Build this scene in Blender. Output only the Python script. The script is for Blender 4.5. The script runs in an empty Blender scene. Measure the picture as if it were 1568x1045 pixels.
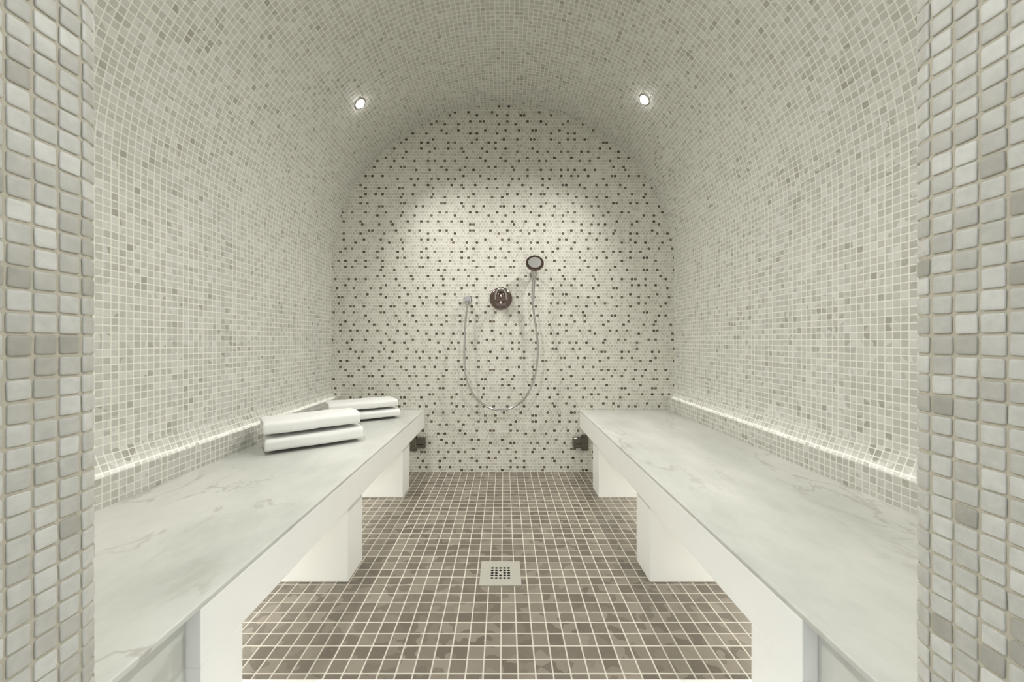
import bpy, bmesh, math, random
from mathutils import Vector, Matrix, noise
random.seed(4)
sc=bpy.context.scene
sc.view_settings.view_transform='Standard'
sc.view_settings.look='None'
sc.view_settings.exposure=0.0

# ------------------------------------------------------------ helpers
def srgb(r,g,b):
    f=lambda c:(c/255/12.92) if c/255<=0.04045 else ((c/255+0.055)/1.055)**2.4
    return (f(r),f(g),f(b),1)
def link(o,parent=None):
    sc.collection.objects.link(o)
    if parent: o.parent=parent
    return o
def mesh_obj(name,verts,faces,mats=(),parent=None,smooth=False,uvs=None):
    me=bpy.data.meshes.new(name); me.from_pydata(verts,[],faces); me.update()
    for m in mats: me.materials.append(m)
    if smooth: me.polygons.foreach_set('use_smooth',[True]*len(me.polygons))
    if uvs:
        l=me.uv_layers.new(name='UVMap')
        for li,lp in enumerate(me.loops): l.data[li].uv=uvs[lp.vertex_index]
    return link(bpy.data.objects.new(name,me),parent)
def empty(name,loc=(0,0,0)):
    e=bpy.data.objects.new(name,None); e.location=loc; e.empty_display_size=.05
    return link(e)
def box(name,a,b,mat,parent=None,bevel=0,seg=2):
    x0,y0,z0=a;x1,y1,z1=b
    v=[(x0,y0,z0),(x1,y0,z0),(x1,y1,z0),(x0,y1,z0),(x0,y0,z1),(x1,y0,z1),(x1,y1,z1),(x0,y1,z1)]
    f=[(0,3,2,1),(4,5,6,7),(0,1,5,4),(1,2,6,5),(2,3,7,6),(3,0,4,7)]
    o=mesh_obj(name,v,f,mat if isinstance(mat,(list,tuple)) else [mat],parent)
    if bevel:
        m=o.modifiers.new('b','BEVEL'); m.width=bevel; m.segments=seg; m.harden_normals=False
    return o
def lathe(name,prof,mat,parent=None,n=48,M=Matrix()):
    """prof: list of (r,h) revolved round local z; M places it"""
    v=[];f=[]
    for r,h in prof:
        for i in range(n):
            a=2*math.pi*i/n; v.append(M@Vector((r*math.cos(a),r*math.sin(a),h)))
    for k in range(len(prof)-1):
        for i in range(n):
            j=(i+1)%n; f.append((k*n+i,k*n+j,(k+1)*n+j,(k+1)*n+i))
    f.append(tuple(range(n))[::-1]); f.append(tuple((len(prof)-1)*n+i for i in range(n)))
    o=mesh_obj(name,v,f,[mat],parent,True)
    m=o.modifiers.new('e','EDGE_SPLIT'); m.split_angle=math.radians(40)
    return o
def tube(name,pts,r,mat,parent=None,radii=None):
    cu=bpy.data.curves.new(name,'CURVE'); cu.dimensions='3D'; cu.bevel_depth=r; cu.bevel_resolution=5; cu.resolution_u=16; cu.use_fill_caps=True
    sp=cu.splines.new('NURBS'); sp.points.add(len(pts)-1)
    for i,p in enumerate(pts):
        sp.points[i].co=(*p,1)
        if radii: sp.points[i].radius=radii[i]
    sp.use_endpoint_u=True; sp.order_u=4
    cu.materials.append(mat)
    o=link(bpy.data.objects.new(name,cu)); 
    bpy.context.view_layer.update()
    dg=bpy.context.evaluated_depsgraph_get()
    me=bpy.data.meshes.new_from_object(o.evaluated_get(dg))
    bpy.data.objects.remove(o)
    me.polygons.foreach_set('use_smooth',[True]*len(me.polygons))
    return link(bpy.data.objects.new(name,me),parent)

# ------------------------------------------------------------ node helper
class NT:
    def __init__(s,name):
        s.m=bpy.data.materials.new(name); s.m.use_nodes=True; s.t=s.m.node_tree
        s.b=s.t.nodes['Principled BSDF']
    def n(s,typ,**k):
        x=s.t.nodes.new(typ)
        for a,b in k.items(): setattr(x,a,b)
        return x
    def l(s,a,b): s.t.links.new(a,b)
    def math(s,op,a,b=None,c=None,clamp=False):
        x=s.n('ShaderNodeMath',operation=op,use_clamp=clamp)
        for i,v in enumerate((a,b,c)):
            if v is None: continue
            if isinstance(v,(int,float)): x.inputs[i].default_value=v
            else: s.l(v,x.inputs[i])
        return x.outputs[0]
    def vm(s,op,a,b=None,scale=None):
        x=s.n('ShaderNodeVectorMath',operation=op)
        for i,v in enumerate((a,b)):
            if v is None: continue
            if isinstance(v,(tuple,list)): x.inputs[i].default_value=v
            else: s.l(v,x.inputs[i])
        if scale is not None: x.inputs['Scale'].default_value=scale
        return x.outputs['Value'] if op in('LENGTH','DOT_PRODUCT') else x.outputs['Vector']
    def mix(s,f,a,b):
        x=s.n('ShaderNodeMix',data_type='RGBA')
        for i,v in ((0,f),(6,a),(7,b)):
            if isinstance(v,(int,float,tuple)): x.inputs[i].default_value=v
            else: s.l(v,x.inputs[i])
        return x.outputs[2]
    def ramp(s,f,stops,interp='LINEAR'):
        x=s.n('ShaderNodeValToRGB'); e=x.color_ramp.elements; x.color_ramp.interpolation=interp
        while len(e)<len(stops): e.new(.5)
        for i,(p,c) in enumerate(stops): e[i].position=p; e[i].color=c
        s.l(f,x.inputs[0]); return x.outputs[0]
    def smooth(s,v,a,b,c=0,d=1):
        x=s.n('ShaderNodeMapRange',interpolation_type='SMOOTHSTEP')
        s.l(v,x.inputs[0])
        for i,q in enumerate((a,b,c,d)): x.inputs[i+1].default_value=q
        return x.outputs[0]
    def noise(s,vec,scale,detail=3,rough=.5):
        x=s.n('ShaderNodeTexNoise'); x.inputs['Scale'].default_value=scale; x.inputs['Detail'].default_value=detail; x.inputs['Roughness'].default_value=rough
        s.l(vec,x.inputs['Vector']); return x.outputs[0]
    def bump(s,h,dist,strength=1):
        x=s.n('ShaderNodeBump'); x.inputs['Distance'].default_value=dist; x.inputs['Strength'].default_value=strength
        s.l(h,x.inputs['Height']); s.l(x.outputs[0],s.b.inputs['Normal'])

def tile_mat(name,pitch,stops,grout,half=.44,rad=.10,patch=.35,rough=.28,hexa=False,dot=None,bumpd=.0015,marb=.12,warp=.0009,patch_scale=5,tilt=.3):
    m=NT(name)
    uv=m.n('ShaderNodeTexCoord').outputs['UV']
    # hand-laid irregularity
    nz=m.n('ShaderNodeTexNoise'); nz.inputs['Scale'].default_value=18; nz.inputs['Detail'].default_value=1
    m.l(uv,nz.inputs['Vector'])
    w=m.vm('SCALE',m.vm('SUBTRACT',nz.outputs['Color'],(.5,.5,.5)),scale=warp*2)
    p=m.vm('SCALE',m.vm('ADD',uv,w),scale=1/pitch)
    if hexa:
        sx=m.n('ShaderNodeSeparateXYZ'); m.l(p,sx.inputs[0])
        y=m.math('DIVIDE',sx.outputs[1],.9)
        row=m.math('FLOOR',y)
        off=m.math('MULTIPLY',m.math('FLOORED_MODULO',row,2),.5)
        cx=m.n('ShaderNodeCombineXYZ'); m.l(m.math('ADD',sx.outputs[0],off),cx.inputs[0]); m.l(y,cx.inputs[1])
        p=cx.outputs[0]
    cell=m.vm('FLOOR',p)
    fr=m.vm('SUBTRACT',m.vm('FRACTION',p),(.5,.5,.5))
    ab=m.vm('MULTIPLY',m.vm('ABSOLUTE',fr),(1,1,0))
    q=m.vm('MAXIMUM',m.vm('SUBTRACT',ab,(half-rad,half-rad,0)),(0,0,0))
    q=m.vm('MULTIPLY',q,(1,1,0))
    d=m.math('SUBTRACT',m.vm('LENGTH',q),rad)
    mask=m.smooth(d,-.03,.02,1,0)
    hgt=m.smooth(d,-.10,.03,1,0)
    wn=m.n('ShaderNodeTexWhiteNoise',noise_dimensions='3D'); m.l(cell,wn.inputs['Vector'])
    pn=m.noise(uv,patch_scale,3,.6)
    f=m.math('ADD',wn.outputs['Value'],m.math('MULTIPLY',m.math('SUBTRACT',pn,.5),patch*2),clamp=True)
    col=m.ramp(f,stops)
    mn=m.noise(m.vm('ADD',uv,m.vm('SCALE',wn.outputs['Color'],scale=3.0)),70,4,.6)
    x=m.n('ShaderNodeHueSaturation'); m.l(col,x.inputs['Color']); m.l(m.math('ADD',m.math('MULTIPLY',mn,marb*2),1-marb),x.inputs['Value'])
    col=x.outputs[0]
    if dot:
        blk=m.vm('FLOOR',m.vm('SCALE',cell,scale=1/3+1e-6))
        w2=m.n('ShaderNodeTexWhiteNoise',noise_dimensions='3D'); m.l(m.vm('ADD',blk,(17.3,5.1,2.2)),w2.inputs['Vector'])
        pick=m.vm('FLOOR',m.vm('MULTIPLY',w2.outputs['Color'],(2.999,1.999,0)))
        loc=m.vm('SUBTRACT',cell,m.vm('SCALE',blk,scale=3))
        dif=m.vm('LENGTH',m.vm('MULTIPLY',m.vm('SUBTRACT',loc,pick),(1,1,0)))
        isd=m.math('LESS_THAN',dif,.4)
        dc=m.ramp(wn.outputs['Value'],dot)
        col=m.mix(isd,col,dc)
    col=m.mix(mask,grout,col)
    m.l(col,m.b.inputs['Base Color'])
    m.l(m.math('SUBTRACT',.85,m.math('MULTIPLY',mask,.85-rough)),m.b.inputs['Roughness'])
    # each tile tilts a touch
    tl=m.vm('DOT_PRODUCT',m.vm('SUBTRACT',wn.outputs['Color'],(.5,.5,.5)),fr)
    m.bump(m.math('ADD',hgt,m.math('MULTIPLY',tl,tilt)),bumpd,.6)
    return m.m

wall_tile=tile_mat('white_mosaic',.025,[(0,srgb(166,164,154)),(.06,srgb(186,185,177)),(.45,srgb(198,197,190)),(.8,srgb(205,205,198)),(1,srgb(213,213,207))],srgb(231,229,219),half=.43,patch=.24,rough=.34,bumpd=.0009,marb=.06)
back_tile=tile_mat('dotted_mosaic',.0245,[(0,srgb(190,187,176)),(.5,srgb(204,202,191)),(1,srgb(215,213,204))],srgb(230,227,216),half=.44,rad=.32,patch=.08,rough=.34,hexa=True,dot=[(0,srgb(80,73,62)),(1,srgb(128,118,103))],bumpd=.0008,marb=.05)
floor_tile=tile_mat('taupe_floor_mosaic',.05,[(0,srgb(102,94,83)),(.5,srgb(120,112,100)),(1,srgb(139,131,119))],srgb(202,198,185),half=.462,rad=.05,patch=.2,rough=.28,bumpd=.001,marb=.1,warp=.0005,patch_scale=2.5)

def marble(name,c0,c1,rough=.3,vein=None):
    m=NT(name); oc=m.n('ShaderNodeTexCoord').outputs['Object']
    mp=m.vm('MULTIPLY',oc,(1.6,.8,1))
    a=m.noise(mp,1.8,8,.66)
    col=m.ramp(a,[(.32,c0),(.66,c1)])
    if vein:
        wv=m.n('ShaderNodeTexNoise'); wv.inputs['Scale'].default_value=2.6; wv.inputs['Detail'].default_value=6
        m.l(mp,wv.inputs['Vector'])
        b=m.noise(m.vm('ADD',mp,m.vm('SCALE',wv.outputs['Color'],scale=.5)),2.3,4,.55)
        v=m.smooth(m.math('ABSOLUTE',m.math('SUBTRACT',b,.5)),0,.02,1,0)
        c=m.smooth(m.noise(oc,2.1,3),.4,.65,0,.7)
        col=m.mix(m.math('MULTIPLY',v,c),col,vein)
    m.l(col,m.b.inputs['Base Color']); m.b.inputs['Roughness'].default_value=rough
    return m.m
seat_marble=marble('seat_marble',srgb(190,192,186),srgb(222,223,217),.32,srgb(168,167,157))
leg_white=marble('white_marble',srgb(247,247,243),srgb(252,252,249),.4)  # bench fronts and legs: seat stone whitened to imitate brighter light on them
plaster=marble('corridor_plaster',srgb(215,213,205),srgb(225,223,215),.8)

def simple(name,c,rough,metal=0,nscale=0,nd=0):
    m=NT(name); m.b.inputs['Base Color'].default_value=c; m.b.inputs['Roughness'].default_value=rough; m.b.inputs['Metallic'].default_value=metal
    if nscale:
        oc=m.n('ShaderNodeTexCoord').outputs['Object']; m.bump(m.noise(oc,nscale,4),nd)
    return m.m
chrome=simple('chrome',srgb(200,198,196),.14,1)
dchrome=simple('dark_chrome',srgb(128,112,107),.15,1)
gunmetal=simple('gunmetal',srgb(118,114,107),.25,1)
steel=simple('brushed_steel',srgb(205,203,194),.4,.6,200,.0002)
black=simple('dark_void',srgb(30,28,24),.8)
towel_m=simple('white_terry',srgb(248,248,245),.95,0,900,.0015)
em=NT('lamp_lens'); em.b.inputs['Emission Color'].default_value=(1,.98,.95,1); em.b.inputs['Emission Strength'].default_value=25; lens_m=em.m

# ------------------------------------------------------------ room dims
CZ=.95
XL,XR=-1.25,1.235
YB,YF=2.80,.525
XC=(XL+XR)/2; A=(XR-XL)/2; B=1.17; ZS=CZ+.545
BT=.45            # bench top height
JL,JR=-.543,.547   # door reveal planes

def strip(name,prof,y0,y1,mat,u0=0,ny=1,smooth=True,thick=.06):
    """extrude x,z profile along y with metric UVs; u0 = starting arc length"""
    v=[];uv=[];f=[]
    s=u0
    for i,(x,z) in enumerate(prof):
        if i: s+=math.hypot(x-prof[i-1][0],z-prof[i-1][1])
        for y in (y0,y1): v.append((x,y,z)); uv.append((y,s))
    for i in range(len(prof)-1):
        f.append((2*i,2*i+1,2*i+3,2*i+2))
    o=mesh_obj(name,v,f,[mat],None,smooth,uv)
    return o,s
# ledge / skirt profile
zl_in=CZ-.345; zl_out=CZ-.41
o,s=strip('wall_left',[(XL,0),(XL,ZS)],YF,YB,wall_tile,0,smooth=False)
arc=[(XC-A*math.cos(t),ZS+B*math.sin(t)) for t in [math.pi*i/128 for i in range(129)]]
o,s2=strip('ceiling',arc,YF,YB,wall_tile,s)
o,s3=strip('wall_right',[(XR,ZS),(XR,0)],YF,YB,wall_tile,s2,smooth=False)
# tiled upstand with a cove groove; a slim led profile sits behind the lip and washes the wall
for sgn,xw,nm in ((-1,XL,'baseboard_left'),(1,XR,'baseboard_right')):
    q=-sgn
    strip(nm,[(xw,zl_in),(xw+q*.030,zl_out-.012),(xw+q*.044,zl_out-.012),(xw+q*.044,zl_out),(xw+q*.050,zl_out),(xw+q*.050,BT)],YF,YB,wall_tile,.012,smooth=False)
    e=empty('cove_led_strip')
    xa,xb=sorted((xw+q*.039,xw+q*.0438)); box('led_profile',(xa,YF+.01,zl_out-.0115),(xb,YB-.01,zl_out-.002),steel,e)
    L=bpy.data.lights.new('cove_led','AREA'); L.shape='RECTANGLE'; L.size=.006; L.size_y=YB-YF-.04; L.energy=.24; L.color=(1,.985,.94)
    o=bpy.data.objects.new('cove_led',L); link(o,e); o.location=(xw+q*.0385,(YB+YF)/2,zl_out-.002); o.rotation_euler=(0,math.radians(sgn*-150),0)

# back wall
pts=[(XL,0)]+arc+[(XR,0)]
v=[(x,YB,z) for x,z in pts]
mesh_obj('wall_back',v,[tuple(range(len(v)))],[back_tile],None,False,[(x+5,z) for x,z in pts])
# floor
mesh_obj('floor',[(XL,YF,0),(XR,YF,0),(XR,YB,0),(XL,YB,0)],[(0,1,2,3)],[floor_tile],None,False,[(XL+.01,YF),(XR+.01,YF),(XR+.01,YB),(XL+.01,YB)])
# corridor outside the doorway
mesh_obj('floor_corridor',[(-2.5,-3,0),(2.5,-3,0),(2.5,YF,0),(-2.5,YF,0)],[(0,1,2,3)],[floor_tile],None,False,[(-2.5,-3),(2.5,-3),(2.5,YF),(-2.5,YF)]).location.z=-.002
box('trim_threshold',(-.54,.2,0),(.54,.86,.006),leg_white,None,.002)
box('trim_sill',(-.95,.861,0),(.95,1.075,.006),leg_white,None,.002)

# ------------------------------------------------------------ front wall with tiled reveal
Y0=.20; R=.03; ZT=2.15
def wall_pts(side):
    # outline in plan
    X=JL if side<0 else JR
    P=[(X,Y0)]; c=(X+side*R,YF-R)
    for i in range(9):
        a=math.pi/2*i/8
        P.append((c[0]-side*R*math.cos(a),c[1]+R*math.sin(a)))
    P.append((side*1.6,YF)); P.append((side*1.6,Y0))
    return P
for side,nm in ((-1,'wall_front_left'),(1,'wall_front_right')):
    P=wall_pts(side); n=len(P); v=[(x,y,z) for z in (0,ZT) for x,y in P]; s=0; uvv=[]
    L=[0]
    for i in range(1,n): L.append(L[-1]+math.dist(P[i],P[i-1]))
    uvv=[(L[i],0) for i in range(n)]+[(L[i],ZT) for i in range(n)]
    f=[]
    for i in range(n):
        j=(i+1)%n; q=(i,j,n+j,n+i); f.append(q if side>0 else q[::-1])
    grout=simple('reveal_grout',srgb(192,187,170),.9,0,300,.001)
    o=mesh_obj(nm,v,f,[grout,wall_tile,plaster],None,False,uvv)
    for p in o.data.polygons:
        if p.index==n-3: p.material_index=1
        if p.index in(n-1,n-2): p.material_index=2
box('wall_front_lintel',(-1.6,Y0,ZT),(1.6,YF,2.8),plaster)

# individually modelled mosaic tiles wrapping round the reveal corner
def tile_colour_mat():
    m=NT('reveal_mosaic'); a=m.n('ShaderNodeAttribute',attribute_name='tile_rnd')
    oc=m.n('ShaderNodeTexCoord').outputs['Object']
    col=m.ramp(a.outputs['Fac'],[(0,srgb(172,170,160)),(.05,srgb(190,189,181)),(.45,srgb(201,201,194)),(.8,srgb(209,209,203)),(1,srgb(218,218,212))])
    mn=m.noise(m.vm('ADD',oc,m.vm('SCALE',a.outputs['Vector'],scale=5)),50,6,.65)
    x=m.n('ShaderNodeHueSaturation'); m.l(col,x.inputs['Color']); m.l(m.smooth(mn,.28,.72,.9,1.05),x.inputs['Value'])
    m.l(x.outputs[0],m.b.inputs['Base Color']); m.b.inputs['Roughness'].default_value=.5
    m.bump(mn,.0005,.4)
    return m.m
rev=tile_colour_mat()
def reveal(side,name):
    X=JL if side<0 else JR
    straight=YF-R-Y0; arcL=math.pi/2*R
    def mp(s,z,h):
        if s<straight: return (X-side*h,Y0+s,z)
        if s<straight+arcL:
            a=(s-straight)/R; c=(X+side*R,YF-R); r=R+h
            return (c[0]-side*r*math.cos(a),c[1]+r*math.sin(a),z)
        e=s-straight-arcL
        return (X+side*R+side*e,YF+h,z)
    P=.0252; v=[];f=[];rnd=[]
    cols=int((straight+arcL+.05)/P); rows=int(ZT/P)
    off=(straight+arcL*.5)%P+P*.5
    ring=[]
    hw=.0109
    for cx,cy,a0 in ((1,1,0),(-1,1,90),(-1,-1,180),(1,-1,270)):
        for k in range(3):
            a=math.radians(a0+45*k); ring.append((cx,cy,math.cos(a),math.sin(a)))
    levels=[(0,0,.0022),(0,.0010,.0022),(.0004,.0016,.0024),(.0011,.0019,.0024),(.004,.0020,.0024)]
    for i in range(cols):
        for j in range(rows):
            cs=off+i*P+random.uniform(-.0006,.0006); cz=(j+.5)*P+random.uniform(-.0006,.0006)
            rot=random.uniform(-.035,.035); k=random.uniform(.96,1.04); ky=random.uniform(.96,1.04); dh=random.uniform(-.0002,.0003)
            tx=random.uniform(-.015,.015); ty=random.uniform(-.015,.015)
            base=len(v)
            for ins,h,cr in levels:
                for cx,cy,ca,sa in ring:
                    a=cx*(hw*k-ins-cr)+ca*cr; b=cy*(hw*ky-ins-cr)+sa*cr
                    a2=a*math.cos(rot)-b*math.sin(rot); b2=a*math.sin(rot)+b*math.cos(rot)
                    v.append(mp(cs+a2,cz+b2,h+dh+(a*tx+b*ty if h>.0005 else 0)))
            nn=12
            for q in range(len(levels)-1):
                for t in range(nn):
                    u=(t+1)%nn; F=(base+q*nn+t,base+q*nn+u,base+(q+1)*nn+u,base+(q+1)*nn+t)
                    f.append(F if side>0 else F[::-1])
            F=tuple(base+(len(levels)-1)*nn+t for t in range(nn)); f.append(F if side>0 else F[::-1])
            r=random.random()
            r=min(1,max(0,r+.35*noise.noise(Vector((i*.25,j*.22,side*7)))))
            rnd+= [r]*(nn*len(levels))
    o=mesh_obj(name,v,f,[rev],None,True)
    at=o.data.attributes.new('tile_rnd','FLOAT','POINT'); at.data.foreach_set('value',rnd)
    return o
reveal(-1,'trim_1'); reveal(1,'trim_2')

# ------------------------------------------------------------ benches
def bench(name,side,xe,xleg,xw,neary):
    e=empty(name,(side*abs(xe),1.5,0)); 
    def bx(n,xa,xb,ya,yb,za,zb,mat,bev=.003):
        x0,x1=sorted((xa,xb)); o=box(n,(x0,ya,za),(x1,yb,zb),mat,e,bev); o.matrix_parent_inverse=Matrix.Translation(-e.location); return o
    bx('seat',xe,xw,YF+.006,YB-.001,BT-.012,BT,seat_marble,.003)
    bx('fascia',xe+side*.001,xe+side*.06,neary,YB-.001,BT-.125,BT-.0121,leg_white,.002)
    bx('soffit',xe+side*.0601,xw,neary,YB-.001,BT-.06,BT-.0121,leg_white,0)
    bx('end_panel',xe+side*.03,xw,YF+.006,neary-.001,0,BT-.0121,seat_marble,0)
    bx('leg_1',xe+side*.001,xw,neary,.853,0,BT-.1251,leg_white,.001)
    bx('leg_2',xleg,xw,1.516,1.67,0,BT-.0601,leg_white)
    bx('leg_3',xleg,xw,2.335,2.49,0,BT-.0601,leg_white)
    return e
bench('bench',-1,-.578,-.614,XL+.003,.735)
bench('bench',1,.546,.573,XR-.003,.707)

# ------------------------------------------------------------ drain
dr=empty('floor_drain',(-.015,1.572,0))
def dchild(o): o.parent=dr; return o
h=.082; g=.042
for n,(a,b) in enumerate((((-h,-h),(h,-g)),((-h,g),(h,h)),((-h,-g),(-g,g)),((g,-g),(h,g)))):
    dchild(box('frame_%d'%(n+1),(a[0],a[1],0),(b[0],b[1],.004),steel))
dchild(box('pit',(-g,-g,0),(g,g,.0008),black))
def grate():
    n=5; P=2*g/n; v=[];f=[]
    for i in range(n):
        for j in range(n):
            cx=-g+(i+.5)*P; cy=-g+(j+.5)*P; b=len(v); q=P/2; r=P*.39
            sq=[(q,0),(q,q),(0,q),(-q,q),(-q,0),(-q,-q),(0,-q),(q,-q)]
            for x,y in sq: v.append((cx+x,cy+y,.0035))
            for k in range(8):
                a=math.pi/4*k; v.append((cx+r*math.cos(a),cy+r*math.sin(a),.0035))
            for k in range(8):
                l=(k+1)%8; f.append((b+k,b+l,b+8+l,b+8+k))
    o=mesh_obj('grate',v,f,[steel]); m=o.modifiers.new('s','SOLIDIFY'); m.thickness=.002; m.offset=-1
    return o
dchild(grate())
dchild(lathe('screw',[(.007,.0036),(.007,.0048),(.005,.0052)],steel,n=20))

# ------------------------------------------------------------ towels
def towel(name,parent,L,W,H,z,seed,dx=0,dy=0,rot=0):
    t=.0125; turns=int(H/2/t)
    path=[]
    N=64
    tot=turns*N+N//2
    for k in range(tot):
        a=2*math.pi*k/N-math.pi/2
        ins=t*k/N+t/2
        hw=W/2-ins; hh=max(H/2-ins,.0015)
        c,s_=math.cos(a),math.sin(a)
        # stadium-like: long flat top/bottom, rounded folded sides
        x=hw*math.copysign(abs(c)**.28,c); y=hh*math.copysign(abs(s_)**.42,s_)
        path.append((x,y))
    M=26; v=[];f=[]
    for i in range(M+1):
        u=-L/2+L*i/M
        for k,(x,y) in enumerate(path):
            nz=noise.noise(Vector((u*7+seed,x*9,y*10)))
            n2=noise.noise(Vector((u*25+seed*3,x*25,k*.02)))
            endj=.006*noise.noise(Vector((seed,k*.06,5)))*(abs(u)/(L/2))**4
            v.append((u+endj+ (0.004*math.sin(k/N*6.28)*(abs(u)/(L/2))**3),x+.006*nz,y+H/2+.0035*nz*min(1,(y+H/2)/H+.1)+.0015*n2))
    n=len(path)
    for i in range(M):
        for k in range(n-1):
            f.append((i*n+k,(i+1)*n+k,(i+1)*n+k+1,i*n+k+1))
    o=mesh_obj(name,v,f,[towel_m],parent,True)
    m=o.modifiers.new('s','SOLIDIFY'); m.thickness=.0105; m.offset=0
    m=o.modifiers.new('ss','SUBSURF'); m.levels=1; m.render_levels=1
    o.location=(dx,dy,z); o.rotation_euler=(0,0,rot)
    return o
def stack(loc,rot,L,W,H,seed):
    e=empty('folded_towels',(loc[0],loc[1],BT)); e.rotation_euler=(0,0,rot)
    towel('towel_bottom',e,L,W,H,.001,seed)
    towel('towel_top',e,L*.99,W*.97,H,H-.004,seed+7,-.012,.004,math.radians(2))
stack((-.918,1.87),math.radians(36),.42,.215,.079,1.3)
stack((-.895,2.46),math.radians(32),.42,.22,.068,9.1)

# ------------------------------------------------------------ shower fittings on back wall
def WX(px): return (px-772)/211
def WZ(py): return CZ+(522-py)/211
def facing(x,z,y=YB):   # local z -> towards camera (-y)
    return Matrix.Translation((x,y,z))@Matrix.Rotation(math.pi/2,4,'X')
# mixer
mx=empty('shower_mixer')
x,z=WX(767),WZ(457)
lathe('plate',[(.080,0),(.082,.004),(.080,.010),(.070,.014)],dchrome,mx,M=facing(x,z))
lathe('body',[(.046,.012),(.046,.04),(.044,.055),(.036,.066),(.02,.071)],dchrome,mx,M=facing(x,z+.008))
tube('lever',[(x-.034,YB-.05,z-.01),(x-.036,YB-.07,z+.03),(x-.02,YB-.085,z+.062),(x+.02,YB-.085,z+.062),(x+.036,YB-.07,z+.03),(x+.034,YB-.05,z-.01)],.009,chrome,mx)
tube('handle',[(x,YB-.062,z+.03),(x,YB-.085,z),(x,YB-.1,z-.05),(x,YB-.105,z-.092)],.013,dchrome,mx,[1,1,.9,.7])
# hand shower, wall bracket, hose, outlet elbow
hs=empty('hand_shower')
ex,ez=WX(716),WZ(459)
lathe('outlet_plate',[(.030,0),(.031,.004),(.026,.009)],chrome,hs,M=facing(ex,ez))
lathe('outlet_body',[(.014,.008),(.014,.05),(.012,.056)],chrome,hs,M=facing(ex,ez))
lathe('hose_nut',[(.011,-.045),(.0125,-.04),(.0125,-.012),(.010,-.005)],chrome,hs,M=Matrix.Translation((ex,YB-.042,ez)))
bx_,bz=WX(817),WZ(420)
lathe('bracket_plate',[(.030,0),(.031,.005),(.026,.010)],chrome,hs,M=facing(bx_,bz))
lathe('bracket_arm',[(.012,.008),(.011,.05),(.012,.07)],chrome,hs,M=facing(bx_,bz))
lathe('bracket_collar',[(.017,-.022),(.019,-.018),(.020,.018),(.018,.022)],chrome,hs,M=Matrix.Translation((bx_,YB-.078,bz))@Matrix.Rotation(math.radians(12),4,'X'))
tube('shower_handle',[(WX(815),YB-.062,WZ(466)),(WX(815),YB-.066,WZ(450)),(bx_,YB-.078,bz),(bx_,YB-.088,WZ(412)),(bx_,YB-.10,WZ(405))],.0125,chrome,hs,[.8,1,1.05,1.1,1.2])
HM=Matrix.Translation((bx_,YB-.105,WZ(408)))@Matrix.Rotation(math.radians(90-25),4,'X')
lathe('shower_head',[(.02,-.022),(.045,-.012),(.062,0),(.064,.010),(.060,.015),(.052,.0155)],dchrome,hs,M=HM)
lathe('spray_face',[(.046,.0155),(.044,.0175),(.02,.018)],simple('spray_plate',srgb(150,150,146),.35,.3),hs,M=HM)
hp=[(716,466,.042),(715,478,.045),(713,505,.062),(712,545,.075),(714,583,.075),(730,612,.07),(762,630,.065),(795,620,.066),(816,590,.07),(823,550,.078),(822,510,.075),(816,482,.065),(815,464,.062)]
tube('hose',[(WX(a),YB-c,WZ(b)) for a,b,c in hp],.0072,chrome,hs)
# steam outlets beneath the benches
for xx,zz in ((WX(645),WZ(677)),(WX(884),WZ(676))):
    s=empty('steam_outlet',(xx,YB,zz)); sg=-1 if xx<0 else 1
    o=box('housing',(-.036,-.045,-.036),(.036,0,.036),gunmetal,s,.005,3)
    o=box('wall_flange',(sg*.055-.026,-.012,-.065),(sg*.055+.026,0,.05),gunmetal,s,.003)
    o=box('nozzle_slot',(-.024,-.047,-.010),(.024,-.0445,-.004),black,s)

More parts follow.
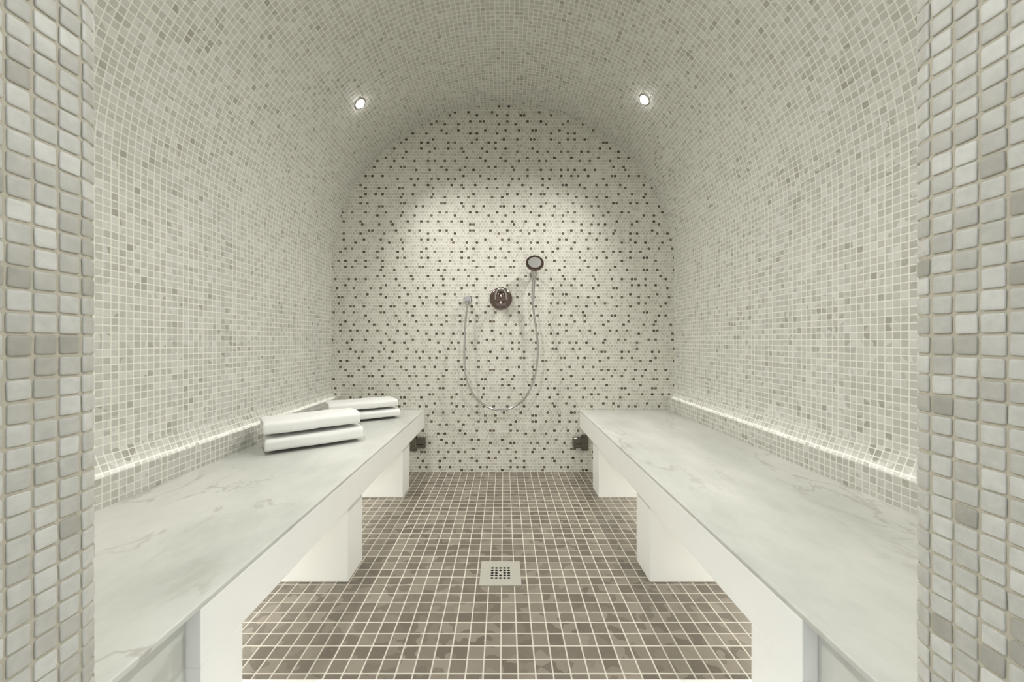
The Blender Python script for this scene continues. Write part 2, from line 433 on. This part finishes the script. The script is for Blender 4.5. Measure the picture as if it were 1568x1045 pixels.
# ------------------------------------------------------------ recessed spotlights
def spot(xpx,zpx,power,size,drop):
    dx=(xpx-772); dz=(522-zpx)
    lo,hi=.3,3
    for _ in range(60):
        k=(lo+hi)/2; x=dx*k/590; z=CZ+dz*k/590
        if ((x-XC)/A)**2+((z-ZS)/B)**2>1: hi=k
        else: lo=k
    return place(x,z,k,power,size,drop)
def place(x,z,y,power,size,drop):
    n=Vector((-(x-XC)/A**2,0,-(z-ZS)/B**2)).normalized()
    q=n.to_track_quat('Z','Y'); M=Matrix.Translation((x,y,z))@q.to_matrix().to_4x4()
    e=empty('recessed_spotlight')
    lathe('bezel',[(.030,-.01),(.038,-.002),(.038,.001),(.034,.004),(.030,.004),(.027,-.004)],chrome,e,M=M)
    lathe('lens',[(.027,-.003),(.027,.002),(.024,.009),(.017,.015),(.008,.018)],lens_m,e,M=M)
    L=bpy.data.lights.new('lamp','SPOT'); L.energy=power; L.spot_size=math.radians(size); L.spot_blend=1; L.shadow_soft_size=.02; L.color=(1,.985,.945)
    o=bpy.data.objects.new('lamp',L); link(o,e); 
    d=(n+Vector((0,0,-drop))).normalized()
    o.location=Vector((x,y,z))+n*.035; o.rotation_euler=(-d).to_track_quat('Z','Y').to_euler()
    return x,y,z
a=spot(551,158,46,112,.2); b=spot(987,152,46,112,.2)
place(a[0],a[2],1.12,60,140,.1); place(b[0],b[2],1.12,60,140,.1)

# under-bench led strips (one per bay)
for sgn,xw in ((-1,XL),(1,XR)):
    for i,(ya,yb) in enumerate(((.88,1.49),(1.70,2.31),(2.52,2.78))):
        e=empty('led_strip'); xx=xw-sgn*.10
        o=box('channel',(min(xx,xx+sgn*.02),ya,BT-.075),(max(xx,xx+sgn*.02),yb,BT-.0605),steel,e)
        L=bpy.data.lights.new('led','AREA'); L.shape='RECTANGLE'; L.size=.012; L.size_y=yb-ya; L.energy=4.2*(yb-ya)/.6; L.color=(1,.99,.97)
        q=bpy.data.objects.new('led',L); link(q,e); q.location=(xx,(ya+yb)/2,BT-.078); q.rotation_euler=(0,math.radians(-20*sgn),0)

# world background added as ambient fill through the doorway
w=bpy.data.worlds.new('World'); sc.world=w; w.use_nodes=True
w.node_tree.nodes['Background'].inputs[0].default_value=(.94,.975,1,1); w.node_tree.nodes['Background'].inputs[1].default_value=.95

cam=bpy.data.cameras.new('Camera'); cam.lens=36*590/1568; cam.sensor_width=36; cam.sensor_fit='HORIZONTAL'; cam.shift_x=12/1568; cam.shift_y=0; cam.clip_start=.01
c=bpy.data.objects.new('Camera',cam); link(c); c.location=(0,0,CZ); c.rotation_euler=(math.pi/2,0,0); sc.camera=c
